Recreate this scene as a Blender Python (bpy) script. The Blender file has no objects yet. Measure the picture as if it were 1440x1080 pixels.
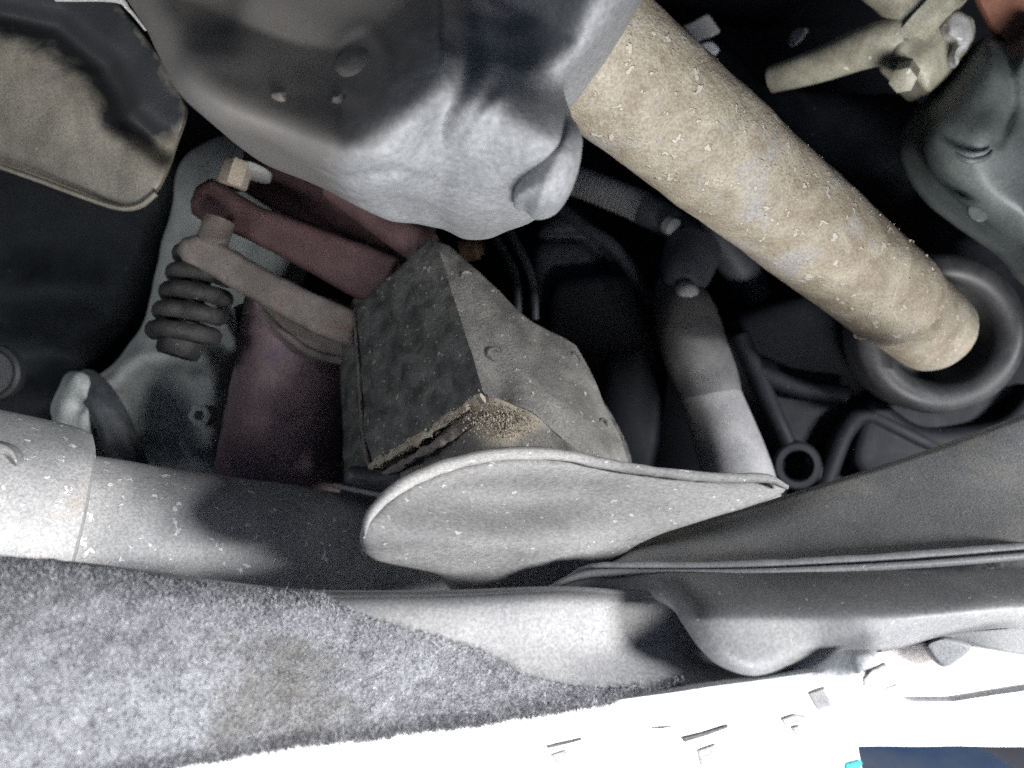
import bpy, bmesh, math, random
import numpy as np
from mathutils import Vector, Matrix, noise as mnoise
from mathutils.geometry import delaunay_2d_cdt

random.seed(7)
rng = np.random.default_rng(7)
SC = bpy.context.scene
COL = SC.collection

# ------------------------------------------------------------------ camera
F = 1090.0                                   # focal length in photograph pixels (1440 wide)
cam_d = bpy.data.cameras.new("camera")
cam = bpy.data.objects.new("camera", cam_d)
COL.objects.link(cam)
cam.location = (0, 0, 0)
cam.rotation_euler = (math.radians(90), 0, 0)
cam_d.sensor_width = 36.0
cam_d.lens = 36.0 * F / 1440.0
cam_d.clip_start = 0.01
cam_d.clip_end = 50.0
cam_d.dof.use_dof = True
cam_d.dof.focus_distance = 0.365
cam_d.dof.aperture_fstop = 8.0
SC.camera = cam

# ------------------------------------------------------------------ world and lamps
world = bpy.data.worlds.new("World")
SC.world = world
world.use_nodes = True
bg = world.node_tree.nodes["Background"]
bg.inputs[0].default_value = (0.30, 0.52, 1.0, 1)
bg.inputs[1].default_value = 0.085


def area(name, loc, target, sx, sy, power, color):
    l = bpy.data.lights.new(name, 'AREA')
    l.shape = 'RECTANGLE'
    l.size, l.size_y = sx, sy
    l.energy = power
    l.color = color
    o = bpy.data.objects.new(name, l)
    COL.objects.link(o)
    o.location = loc
    d = Vector(target) - Vector(loc)
    o.rotation_euler = d.to_track_quat('-Z', 'Y').to_euler()
    return o


area("daylight_lamp", (1.12, -0.36, -0.010), (0.0, 0.38, -0.06), 0.30, 0.13, 38.0, (0.97, 0.98, 1.0))
area("low_daylight_lamp", (0.30, -0.40, -0.72), (0.04, 0.36, 0.02), 0.50, 0.25, 24.0, (1.0, 0.98, 0.96))
area("left_fill_lamp", (-0.57, 0.02, 0.02), (-0.20, 0.58, 0.0), 0.25, 0.20, 1.3, (0.95, 0.98, 1.0))  # added fill inside the bay, brightens the castings on the left

SC.view_settings.view_transform = 'Standard'
SC.view_settings.look = 'None'
SC.view_settings.exposure = 0.0
SC.view_settings.gamma = 1.0
SC.render.film_transparent = False
SC.cycles.max_bounces = 5
SC.cycles.use_denoising = False            # the photograph is grainy too
SC.cycles.use_adaptive_sampling = True
SC.cycles.adaptive_threshold = 0.03


# ------------------------------------------------------------------ helpers
def P(x, y, d):
    """a place in the bay: d metres in front of the lens, seen at photograph pixel x, y"""
    return Vector(((x - 720.0) / F * d, d, -(y - 540.0) / F * d))


def PP(x, y, d):
    x = np.asarray(x, float); y = np.asarray(y, float); d = np.asarray(d, float)
    return np.stack([(x - 720.0) / F * d, d + 0 * x, -(y - 540.0) / F * d], -1)


def thing(name, label, cat, base, group=None):
    o = bpy.data.objects.new(name, None)
    o.empty_display_size = 0.02
    COL.objects.link(o)
    o.location = base
    o["label"] = label
    o["category"] = cat
    if group:
        o["group"] = group
    return o


def mesh_obj(name, verts, faces, mat, parent=None, smooth=True, sharp=40, jitter=None, label=None):
    off = Vector((0, 0, 0))
    p = parent
    while p is not None:
        off += p.location
        p = p.parent
    vs = [Vector(v) for v in verts]
    if parent is None:
        c = Vector((sum(v.x for v in vs), sum(v.y for v in vs), sum(v.z for v in vs))) / len(vs)
        c.z = min(v.z for v in vs)
        off = c
    if jitter:
        amp, sc = jitter
        vs = [v + mnoise.noise_vector(v * sc) * amp for v in vs]
    me = bpy.data.meshes.new(name)
    me.from_pydata([v - off for v in vs], [], faces)
    bm = bmesh.new()
    bm.from_mesh(me)
    bmesh.ops.recalc_face_normals(bm, faces=bm.faces)
    bm.to_mesh(me)
    bm.free()
    if smooth:
        me.polygons.foreach_set("use_smooth", [True] * len(me.polygons))
        if sharp:
            me.set_sharp_from_angle(angle=math.radians(sharp))
    me.materials.append(mat)
    o = bpy.data.objects.new(name, me)
    COL.objects.link(o)
    if parent is None:
        o.location = off
    else:
        o.parent = parent
    if label:
        o["label"] = label
    return o


def catmull(pts, n, closed=False):
    pts = np.asarray(pts, float)
    m = len(pts)
    segs = m if closed else m - 1
    out = []
    for k in range(n):
        t = k / n * segs if closed else k / (n - 1) * segs
        i = min(int(t), segs - 1)
        f = t - i
        if closed:
            p0, p1, p2, p3 = pts[(i - 1) % m], pts[i % m], pts[(i + 1) % m], pts[(i + 2) % m]
        else:
            p1, p2 = pts[i], pts[i + 1]
            p0 = pts[i - 1] if i > 0 else 2 * p1 - p2
            p3 = pts[i + 2] if i + 2 < m else 2 * p2 - p1
        out.append(0.5 * ((2 * p1) + (p2 - p0) * f + (2 * p0 - 5 * p1 + 4 * p2 - p3) * f * f + (3 * p1 - p0 - 3 * p2 + p3) * f ** 3))
    return np.array(out)


def resample(poly, step):
    """closed polyline resampled at about this spacing"""
    poly = np.asarray(poly, float)
    q = np.vstack([poly, poly[:1]])
    L = np.r_[0, np.cumsum(np.linalg.norm(np.diff(q, axis=0), axis=1))]
    n = max(8, int(L[-1] / step))
    t = np.linspace(0, L[-1], n, endpoint=False)
    return np.stack([np.interp(t, L, q[:, k]) for k in range(q.shape[1])], -1)


def seg_dist(px, py, poly, closed=False):
    px = np.asarray(px, float); py = np.asarray(py, float)
    poly = np.asarray(poly, float)
    if closed:
        poly = np.vstack([poly, poly[:1]])
    best = np.full(px.shape, 1e9)
    for a, b in zip(poly[:-1], poly[1:]):
        d = b - a
        L2 = max(d @ d, 1e-9)
        t = np.clip(((px - a[0]) * d[0] + (py - a[1]) * d[1]) / L2, 0, 1)
        best = np.minimum(best, np.hypot(px - a[0] - t * d[0], py - a[1] - t * d[1]))
    return best


def inside(px, py, poly):
    poly = np.asarray(poly, float)
    r = np.zeros(np.shape(px), bool)
    j = len(poly) - 1
    for i in range(len(poly)):
        xi, yi = poly[i]; xj, yj = poly[j]
        c = ((yi > py) != (yj > py)) & (px < (xj - xi) * (py - yi) / (yj - yi + 1e-12) + xi)
        r ^= c
        j = i
    return r


def fill(outline, step, rounded=True):
    """even triangles inside a closed outline: points, faces, boundary count"""
    if rounded:
        o = catmull(outline, len(outline) * 10, True)
    else:
        o = np.asarray(outline, float)
    o = resample(o, step)
    x0, y0 = o.min(0); x1, y1 = o.max(0)
    gx, gy = np.meshgrid(np.arange(x0, x1, step), np.arange(y0, y1, step * 0.87))
    gx[1::2] += step * 0.5
    gx = gx.ravel(); gy = gy.ravel()
    ok = inside(gx, gy, o)
    gx, gy = gx[ok], gy[ok]
    ok = seg_dist(gx, gy, o, True) > step * 2.6
    gx, gy = gx[ok], gy[ok]
    tg = np.roll(o, -1, 0) - np.roll(o, 1, 0)
    tg /= np.linalg.norm(tg, axis=1)[:, None] + 1e-9
    sgn = 1 if np.sum(o[:, 0] * np.roll(o[:, 1], -1) - np.roll(o[:, 0], -1) * o[:, 1]) > 0 else -1
    nr = np.stack([-tg[:, 1], tg[:, 0]], -1) * sgn
    for off in (0.35, 0.95, 1.8):
        q = o + nr * step * off
        keep = inside(q[:, 0], q[:, 1], o) & (seg_dist(q[:, 0], q[:, 1], o, True) > step * off * 0.9)
        q = q[keep]
        gx = np.r_[gx, q[:, 0]]; gy = np.r_[gy, q[:, 1]]
    n = len(o)
    pts = np.vstack([o, np.stack([gx, gy], -1)])
    res = delaunay_2d_cdt([Vector(p) for p in pts], [], [list(range(n))], 1, 1e-6)
    v = np.array([[p.x, p.y] for p in res[0]])
    f = [list(t) for t in res[2]]
    return v, f, o


def relief(name, outline, depth, thick, mat, parent=None, step=7, edge=(20, 0.01), rounded=True, sharp=50, jitter=None, label=None, mask=None):
    """a solid body: its front swells from the outline, its back is a flatter copy behind it"""
    v, f, o = fill(outline, step, rounded)
    s = seg_dist(v[:, 0], v[:, 1], o, True)
    er, ed = edge
    q = 1 - np.clip(s / er, 0, 1)
    d = depth(v[:, 0], v[:, 1], s) if callable(depth) else depth + 0 * s
    front = PP(v[:, 0], v[:, 1], d + ed * (1 - np.sqrt(np.clip(1 - q * q, 0, 1))))
    dm = d + ed
    back = PP(v[:, 0], v[:, 1], dm)
    back[:, 1] += thick * (1 - 0.6 * (1 - np.sqrt(np.clip(1 - q * q, 0, 1))))
    n = len(v)
    verts = [tuple(p) for p in front] + [tuple(p) for p in back]
    faces = [t for t in f] + [[i + n for i in t[::-1]] for t in f]
    cnt = {}
    for t in f:
        for a, b in zip(t, t[1:] + t[:1]):
            cnt[(a, b)] = 1
    for (a, b) in cnt:
        if (b, a) not in cnt:
            faces.append([b, a, a + n, b + n])
    ob = mesh_obj(name, verts, faces, mat, parent, True, sharp, jitter, label)
    if mask is not None:
        mk = np.clip(mask(v[:, 0], v[:, 1]), 0, 1)
        at = ob.data.attributes.new("stain_shade", 'FLOAT', 'POINT')
        at.data.foreach_set("value", np.r_[mk, mk])
    return ob


def tube(name, pts, rad, mat, parent=None, seg=20, n=None, caps=True, ribs=None, sharp=45, jitter=None, squash=1.0, label=None):
    """pts: world points; rad: one radius per point"""
    pts = np.array([tuple(p) for p in pts], float)
    rad = np.asarray(rad if hasattr(rad, '__len__') else [rad] * len(pts), float)
    n = n or max(len(pts), 2)
    if len(pts) > 2 or n > len(pts):
        pr = catmull(np.c_[pts, rad], n)
        pts, rad = pr[:, :3], pr[:, 3]
    verts, faces = [], []
    T = np.gradient(pts, axis=0)
    T /= np.linalg.norm(T, axis=1)[:, None] + 1e-12
    up = np.array([0, 1, 0.0]) if abs(T[0][1]) < 0.8 else np.array([0, 0, 1.0])
    nrm = np.cross(T[0], up); nrm /= np.linalg.norm(nrm)
    for i in range(len(pts)):
        nrm = nrm - T[i] * (nrm @ T[i]); nrm /= np.linalg.norm(nrm)
        b = np.cross(T[i], nrm)
        r = rad[i]
        if ribs:
            r = r * (1 + ribs[1] * (0.5 + 0.5 * math.sin(i / (len(pts) - 1) * ribs[0] * 2 * math.pi)))
        for k in range(seg):
            a = 2 * math.pi * k / seg
            verts.append(tuple(pts[i] + r * (math.cos(a) * nrm + squash * math.sin(a) * b)))
    for i in range(len(pts) - 1):
        for k in range(seg):
            k2 = (k + 1) % seg
            faces.append([i * seg + k, i * seg + k2, (i + 1) * seg + k2, (i + 1) * seg + k])
    if caps:
        faces.append(list(range(seg))[::-1])
        faces.append([(len(pts) - 1) * seg + k for k in range(seg)])
    return mesh_obj(name, verts, faces, mat, parent, True, sharp, jitter, label)


def lathe(name, base, axis, prof, mat, parent=None, seg=28, sharp=40, jitter=None, label=None):
    """prof: (distance along axis, radius) pairs"""
    ax = Vector(axis).normalized()
    up = Vector((0, 0, 1)) if abs(ax.z) < 0.9 else Vector((1, 0, 0))
    n = ax.cross(up).normalized()
    b = ax.cross(n)
    base = Vector(base)
    verts, faces = [], []
    for (h, r) in prof:
        for k in range(seg):
            a = 2 * math.pi * k / seg
            verts.append(base + ax * h + (n * math.cos(a) + b * math.sin(a)) * r)
    m = len(prof)
    for i in range(m - 1):
        for k in range(seg):
            k2 = (k + 1) % seg
            faces.append([i * seg + k, i * seg + k2, (i + 1) * seg + k2, (i + 1) * seg + k])
    if prof[0][1] > 1e-6:
        faces.append(list(range(seg))[::-1])
    if prof[-1][1] > 1e-6:
        faces.append([(m - 1) * seg + k for k in range(seg)])
    return mesh_obj(name, verts, faces, mat, parent, True, sharp, jitter, label)


def loft_grid(rows, nu, nv):
    """rows of (x, y, depth) -> smooth grid of pixels and depths, shape nv, nu, 3"""
    a = np.array([catmull(r, nu) for r in rows])
    g = np.stack([catmull(a[:, k], nv) for k in range(nu)], 1)
    return g


def loft(name, rows, nu, nv, thick, mat, parent=None, jitter=None, sharp=50, label=None, bump=None):
    g = loft_grid(rows, nu, nv)
    if bump is not None:
        g = g.copy()
        g[..., 2] += bump(g[..., 0], g[..., 1])
    w = PP(g[..., 0], g[..., 1], g[..., 2])
    wb = w.copy(); wb[..., 1] += thick
    n = nu * nv
    verts = [tuple(p) for p in w.reshape(-1, 3)] + [tuple(p) for p in wb.reshape(-1, 3)]
    faces = []
    I = lambda i, j: i * nu + j
    for i in range(nv - 1):
        for j in range(nu - 1):
            q = [I(i, j), I(i, j + 1), I(i + 1, j + 1), I(i + 1, j)]
            faces.append(q)
            faces.append([k + n for k in q[::-1]])
    ring = [I(0, j) for j in range(nu)] + [I(i, nu - 1) for i in range(1, nv)] + [I(nv - 1, j) for j in range(nu - 2, -1, -1)] + [I(i, 0) for i in range(nv - 2, 0, -1)]
    for a, b in zip(ring, ring[1:] + ring[:1]):
        faces.append([b, a, a + n, b + n])
    return mesh_obj(name, verts, faces, mat, parent, True, sharp, jitter, label)


def gauss(d, w):
    return np.exp(-(d / w) ** 2)


# ------------------------------------------------------------------ materials
def mat(name, c1, c2, scale=30, rough=0.7, bump=0.3, fine=260, speck=None, c3=None, c3_scale=12, c3_at=0.55, metallic=0.0, spec=0.35, bscale=1.0, stain_shade=None, stretch=None):
    m = bpy.data.materials.new(name)
    m.use_nodes = True
    nt = m.node_tree
    N = nt.nodes; Lk = nt.links
    bsdf = N["Principled BSDF"]
    tc = N.new("ShaderNodeTexCoord")
    src = tc.outputs["Object"]
    if stretch:
        mp = N.new("ShaderNodeMapping")
        mp.inputs["Scale"].default_value = stretch
        Lk.new(src, mp.inputs["Vector"])
        src = mp.outputs[0]

    def nz(sc, det=6, rg=0.6, dist=0.0):
        n = N.new("ShaderNodeTexNoise")
        n.inputs["Scale"].default_value = sc
        n.inputs["Detail"].default_value = det
        n.inputs["Roughness"].default_value = rg
        n.inputs["Distortion"].default_value = dist
        Lk.new(src, n.inputs["Vector"])
        return n

    def ramp(inp, a, b, ca=(0, 0, 0, 1), cb=(1, 1, 1, 1)):
        r = N.new("ShaderNodeValToRGB")
        r.color_ramp.elements[0].position = a
        r.color_ramp.elements[1].position = b
        r.color_ramp.elements[0].color = ca
        r.color_ramp.elements[1].color = cb
        Lk.new(inp, r.inputs[0])
        return r

    def mix(f, A, B, mode='MIX'):
        x = N.new("ShaderNodeMix")
        x.data_type = 'RGBA'
        x.blend_type = mode
        if hasattr(f, 'links') or hasattr(f, 'node'):
            Lk.new(f, x.inputs[0])
        else:
            x.inputs[0].default_value = f
        for s, v in ((6, A), (7, B)):
            if hasattr(v, 'node'):
                Lk.new(v, x.inputs[s])
            else:
                x.inputs[s].default_value = (*v, 1)
        return x.outputs[2]

    n1 = nz(scale, 5, 0.62, 0.4)
    r1 = ramp(n1.outputs["Fac"], 0.36, 0.66)
    col = mix(r1.outputs[0], c1, c2)
    if c3 is not None:
        n3 = nz(c3_scale, 5, 0.65, 0.8)
        r3 = ramp(n3.outputs["Fac"], c3_at, c3_at + 0.12)
        col = mix(r3.outputs[0], col, c3)
    nf = nz(fine * 3.2, 2, 0.7)
    rf = ramp(nf.outputs["Fac"], 0.3, 0.7, (0.72, 0.72, 0.72, 1), (1.22, 1.22, 1.22, 1))
    col = mix(1.0, col, rf.outputs[0], 'MULTIPLY')
    ns = None
    if speck:
        ssc, sat, scol = speck
        ns = nz(ssc * 1.5, 3, 0.6, 0.2)
        rs = ramp(ns.outputs["Fac"], sat, sat + 0.035)
        col = mix(rs.outputs[0], col, scol)
    if stain_shade:
        # a masked tone broken up by noise
        at = N.new("ShaderNodeAttribute")
        at.attribute_name = "stain_shade"
        ad = N.new("ShaderNodeMath"); ad.operation = 'MULTIPLY_ADD'
        nd = nz(60, 5, 0.65)
        Lk.new(nd.outputs["Fac"], ad.inputs[0])
        ad.inputs[1].default_value = 0.75
        Lk.new(at.outputs["Fac"], ad.inputs[2])
        rp = ramp(ad.outputs[0], 0.68, 1.12)
        col = mix(rp.outputs[0], col, stain_shade)
    Lk.new(col, bsdf.inputs["Base Color"])
    rr = ramp(n1.outputs["Fac"], 0.2, 0.8, (rough - 0.12,) * 3 + (1,), (min(1, rough + 0.12),) * 3 + (1,))
    Lk.new(rr.outputs[0], bsdf.inputs["Roughness"])
    bsdf.inputs["Metallic"].default_value = metallic
    bsdf.inputs["Specular IOR Level"].default_value = spec
    if bump:
        h = N.new("ShaderNodeMath"); h.operation = 'MULTIPLY_ADD'
        Lk.new(nf.outputs["Fac"], h.inputs[0])
        h.inputs[1].default_value = 0.33
        Lk.new(n1.outputs["Fac"], h.inputs[2])
        hh = h
        if ns is not None:
            hh = N.new("ShaderNodeMath"); hh.operation = 'MULTIPLY_ADD'
            Lk.new(rs.outputs[0], hh.inputs[0])
            hh.inputs[1].default_value = 0.45
            Lk.new(h.outputs[0], hh.inputs[2])
        b1 = N.new("ShaderNodeBump")
        b1.inputs["Strength"].default_value = bump
        b1.inputs["Distance"].default_value = 0.0012 * bscale
        Lk.new(hh.outputs[0], b1.inputs["Height"])
        Lk.new(b1.outputs[0], bsdf.inputs["Normal"])
    return m


W = (0.62, 0.60, 0.56)
M_cast = mat("dusty cast aluminium", (0.195, 0.20, 0.205), (0.265, 0.268, 0.272), 22, 0.62, 0.15, 140, c3=(0.19, 0.175, 0.165), c3_scale=12, c3_at=0.6, spec=0.5, stain_shade=(0.115, 0.108, 0.10))
M_shaft = mat("muddy steel shaft", (0.225, 0.19, 0.14), (0.355, 0.32, 0.255), 50, 0.7, 0.75, 210, speck=(95, 0.61, (0.43, 0.39, 0.33)), c3=(0.29, 0.28, 0.26), c3_scale=26, c3_at=0.56, bscale=2.2)
M_rubber = mat("worn black rubber", (0.026, 0.027, 0.030), (0.055, 0.056, 0.058), 30, 0.5, 0.2, 200, spec=0.5)
M_black = mat("black cast arm", (0.0055, 0.0065, 0.010), (0.011, 0.0125, 0.017), 40, 0.65, 0.35, 240, speck=(150, 0.72, (0.12, 0.12, 0.12)), spec=0.25)
M_bay = mat("dark bay paint", (0.004, 0.005, 0.009), (0.007, 0.0085, 0.014), 12, 0.8, 0.0)
M_box = mat("dusty black bracket", (0.055, 0.055, 0.052), (0.17, 0.167, 0.157), 90, 0.55, 1.0, 260, speck=(190, 0.63, (0.46, 0.44, 0.40)), c3=(0.20, 0.195, 0.18), c3_scale=45, c3_at=0.58, spec=0.5, bscale=1.5)
M_box_lit = mat("bracket sheet lit face", (0.15, 0.145, 0.135), (0.27, 0.26, 0.24), 44, 0.6, 0.9, 260, speck=(170, 0.64, (0.55, 0.52, 0.48)), spec=0.5, bscale=1.5)  # lighter copy of the bracket material: light on this face put into colour
M_front = mat("bracket front sheet", (0.14, 0.135, 0.125), (0.23, 0.22, 0.20), 44, 0.7, 0.9, 260, speck=(170, 0.64, (0.5, 0.47, 0.43)), spec=0.4, bscale=1.6, stain_shade=(0.40, 0.345, 0.27))  # same lit-face tone, plus real mud through the mask
M_mud = mat("dry pale mud", (0.40, 0.34, 0.26), (0.62, 0.56, 0.46), 120, 0.9, 1.0, 420, bscale=2.0)
M_scoop = mat("dusty grey plastic", (0.245, 0.24, 0.236), (0.30, 0.293, 0.286), 55, 0.7, 0.4, 230, speck=(190, 0.655, (0.55, 0.53, 0.50)), spec=0.3, stretch=(0.55, 1, 1.3))
M_guard = mat("grey undertray plastic", (0.15, 0.152, 0.155), (0.17, 0.172, 0.174), 26, 0.55, 0.25, 250, speck=(160, 0.68, (0.42, 0.42, 0.42)), spec=0.5, c3=(0.20, 0.20, 0.195), c3_scale=16, c3_at=0.52)
M_shelf = mat("dark undertray plastic", (0.25, 0.254, 0.257), (0.29, 0.29, 0.29), 26, 0.6, 0.3, 250, speck=(170, 0.68, (0.42, 0.41, 0.39)), spec=0.45, c3=(0.33, 0.325, 0.31), c3_scale=16, c3_at=0.52)
M_red = mat("red oxide paint", (0.10, 0.053, 0.056), (0.14, 0.083, 0.086), 40, 0.7, 0.4, 300, c3=(0.16, 0.10, 0.10), c3_scale=20)
M_maroon = mat("maroon scaled pipe", (0.22, 0.15, 0.165), (0.33, 0.245, 0.25), 45, 0.75, 0.8, 240, c3=(0.18, 0.15, 0.20), c3_scale=22)
M_flange = mat("rusty grey flange", (0.15, 0.13, 0.115), (0.235, 0.205, 0.19), 55, 0.75, 0.8, 300, c3=(0.22, 0.13, 0.10), c3_scale=30, c3_at=0.6)
M_spring = mat("dark spring steel", (0.022, 0.022, 0.023), (0.06, 0.058, 0.057), 70, 0.6, 0.7, 350, speck=(210, 0.7, (0.4, 0.38, 0.36)))
M_bolt = mat("pale zinc bolt", (0.45, 0.38, 0.30), (0.60, 0.53, 0.44), 90, 0.6, 0.5, 300)
M_block = mat("grey engine casting", (0.36, 0.38, 0.37), (0.52, 0.53, 0.51), 30, 0.65, 0.6, 220, c3=(0.27, 0.275, 0.265), c3_scale=24, c3_at=0.66, bscale=1.4)
M_dark = mat("sooty dark housing", (0.014, 0.017, 0.022), (0.036, 0.042, 0.044), 22, 0.7, 0.5, 220, speck=(120, 0.73, (0.3, 0.3, 0.28)))
M_dull = mat("dull bay plastic", (0.030, 0.034, 0.042), (0.055, 0.060, 0.070), 22, 0.55, 0.25, 220)
M_shield = mat("oily tan heat shield", (0.17, 0.157, 0.125), (0.30, 0.275, 0.225), 24, 0.5, 0.5, 220, speck=(90, 0.72, (0.52, 0.50, 0.44)), c3=(0.17, 0.165, 0.15), c3_scale=14, spec=0.5, stain_shade=(0.022, 0.024, 0.026))  # the near-black masked tone is shadow painted on the plate
M_tube = mat("dusty grey cross tube", (0.30, 0.30, 0.30), (0.42, 0.415, 0.41), 34, 0.65, 0.5, 230, speck=(125, 0.635, (0.74, 0.74, 0.74)), c3=(0.36, 0.32, 0.27), c3_scale=14, c3_at=0.58)
M_felt = mat("grey felt backing", (0.21, 0.215, 0.228), (0.31, 0.315, 0.33), 80, 0.95, 0.9, 520, speck=(340, 0.66, (0.6, 0.6, 0.62)), spec=0.1, bscale=1.6, c3=(0.17, 0.165, 0.16), c3_scale=16, c3_at=0.52)
M_smooth = mat("smooth grey liner", (0.27, 0.268, 0.272), (0.30, 0.297, 0.295), 50, 0.75, 0.3, 260, speck=(330, 0.68, (0.14, 0.14, 0.14)), spec=0.25)
M_fibre = mat("pale felt fibre", (0.26, 0.26, 0.275), (0.47, 0.47, 0.49), 300, 0.9, 0.0, spec=0.1, c3=(0.22, 0.215, 0.205), c3_scale=16, c3_at=0.52)
M_fibre_d = mat("dark felt fibre", (0.10, 0.10, 0.11), (0.18, 0.18, 0.19), 300, 0.9, 0.0, spec=0.1)
M_white = mat("white bumper plastic", (0.88, 0.88, 0.88), (0.90, 0.90, 0.90), 20, 0.4, 0.0, 200)
M_tab = mat("grey clip plastic", (0.24, 0.235, 0.23), (0.30, 0.295, 0.29), 80, 0.6, 0.2)
M_slot = mat("dark slot", (0.06, 0.06, 0.06), (0.10, 0.10, 0.10), 60, 0.7, 0.1)
M_cream = mat("cream inner panel", (0.60, 0.55, 0.52), (0.68, 0.64, 0.61), 30, 0.6, 0.1)
M_brass = mat("dirty brass fitting", (0.25, 0.24, 0.18), (0.42, 0.41, 0.33), 50, 0.5, 0.7, 220, speck=(70, 0.66, (0.66, 0.65, 0.58)), spec=0.6)
M_copper = mat("reddish brown sheet", (0.20, 0.09, 0.06), (0.28, 0.13, 0.09), 30, 0.7, 0.3)
M_greenish = mat("grey green canister", (0.09, 0.105, 0.105), (0.14, 0.155, 0.15), 24, 0.5, 0.4, 200, speck=(60, 0.73, (0.33, 0.34, 0.33)), spec=0.5)
M_hose = mat("black hose rubber", (0.04, 0.044, 0.05), (0.09, 0.095, 0.10), 60, 0.5, 0.4, 240, spec=0.5)
M_grey = mat("grey dusty strut", (0.24, 0.24, 0.25), (0.34, 0.335, 0.34), 40, 0.6, 0.4, 240)
M_floor = mat("blue grey floor", (0.28, 0.46, 0.74), (0.60, 0.65, 0.76), 5, 0.6, 0.1)
M_pale = mat("pale floor strip", (0.52, 0.47, 0.47), (0.60, 0.55, 0.55), 6, 0.7, 0.1)
M_teal = mat("teal tape", (0.01, 0.33, 0.40), (0.02, 0.42, 0.50), 30, 0.5, 0.1)
M_grime = mat("oily casting grime", (0.10, 0.095, 0.09), (0.15, 0.14, 0.13), 30, 0.7, 0.4)
M_rod_shade = mat("shaded rod top", (0.09, 0.09, 0.095), (0.17, 0.165, 0.165), 30, 0.7, 0.3)
M_orange = mat("rusty brown stub", (0.13, 0.075, 0.045), (0.20, 0.13, 0.085), 90, 0.8, 0.7)


# ------------------------------------------------------------------ setting: bay shell and floor
def bay():
    X0, X1, Y0, Y1, Z0, Z1 = -0.62, 0.66, 0.06, 1.0, -0.163, 0.46
    yb = 0.37
    v = [(X0, Y0, Z1), (X1, Y0, Z1), (X1, Y1, Z1), (X0, Y1, Z1),
         (X0, yb, Z0), (X1, yb, Z0), (X1, Y1, Z0), (X0, Y1, Z0),
         (X0, Y0, 0.12), (X1, -0.22, 0.0), (X1, 0.42, 0.0), (X1, -0.22, Z1),  # unseen right wall runs forward, added to keep the key lamp off the shaft
         (X0, 0.25, -0.175), (0.11, 0.32, -0.175), (0.13, yb, Z0)]  # front tray strip added to stop light passing under the bumper
    f = [[0, 1, 2, 3], [4, 14, 5, 6, 7], [12, 13, 14, 4], [3, 2, 6, 7], [0, 3, 7, 4, 8], [11, 9, 10, 5, 6, 2, 1]]
    o = mesh_obj("engine_bay", v, f, M_bay, None, False)
    o["kind"] = "structure"
    o["label"] = "dark painted shell of the engine bay, its unseen right wall shaped to block light"
    s = o.modifiers.new("thick", 'SOLIDIFY')
    s.thickness = 0.004
    s.offset = 1


bay()
fl = mesh_obj("floor", [(-3, -1.5, -0.9), (4, -1.5, -0.9), (4, 4, -0.9), (-3, 4, -0.9)], [[0, 1, 2, 3]], M_floor, None, False)
fl["kind"] = "structure"
fl["label"] = "blue grey floor glimpsed under the bumper"


def slab(name, x0, x1, y0, y1, z0, z1, m, parent=None, rz=0.0):
    c = Vector(((x0 + x1) / 2, (y0 + y1) / 2, 0))
    R = Matrix.Rotation(rz, 3, 'Z')
    v = []
    for z in (z0, z1):
        for (x, y) in ((x0, y0), (x1, y0), (x1, y1), (x0, y1)):
            p = R @ (Vector((x, y, 0)) - c) + c
            v.append((p.x, p.y, z))
    return mesh_obj(name, v, [[0, 1, 2, 3][::-1], [4, 5, 6, 7], [0, 1, 5, 4], [1, 2, 6, 5], [2, 3, 7, 6], [3, 0, 4, 7]], m, parent, False)


sp = slab("floor_strip", 1.08, 1.18, 1.0, 4.0, -0.899, -0.894, M_pale, None, 0.14)
sp["kind"] = "structure"; sp["label"] = "pale strip laid across the blue grey floor"
sp2 = slab("floor_edge", 1.19, 2.6, 1.0, 4.0, -0.899, -0.896, M_tube, None, 0.14)
sp2["kind"] = "structure"; sp2["label"] = "grey lilac paving beside the pale floor strip"

# ------------------------------------------------------------------ gearbox casing (top middle, out of focus)
t = thing("gearbox_casing", "large grey cast gearbox casing bulging down at top centre", "casing", P(640, 300, 0.27))
cas_out = [(40, -240), (130, -80), (195, 25), (222, 75), (250, 128), (300, 172), (380, 205), (450, 240), (510, 268), (560, 276),
           (600, 288), (640, 306), (680, 305), (715, 290), (760, 270), (795, 240), (812, 205), (806, 165), (794, 132), (793, 115), (815, 90),
           (850, 50), (878, 15), (930, -80), (960, -240), (700, -260), (400, -260)]
G1 = [(640, -40), (655, 30), (664, 80), (648, 120), (612, 180), (582, 218), (545, 243), (500, 252)]
G2 = [(700, 140), (668, 180), (655, 205)]
G3 = [(340, -50), (338, 10), (352, 52)]
G4 = [(485, 255), (520, 243), (560, 240), (600, 255)]


CAS = 0.86


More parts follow.
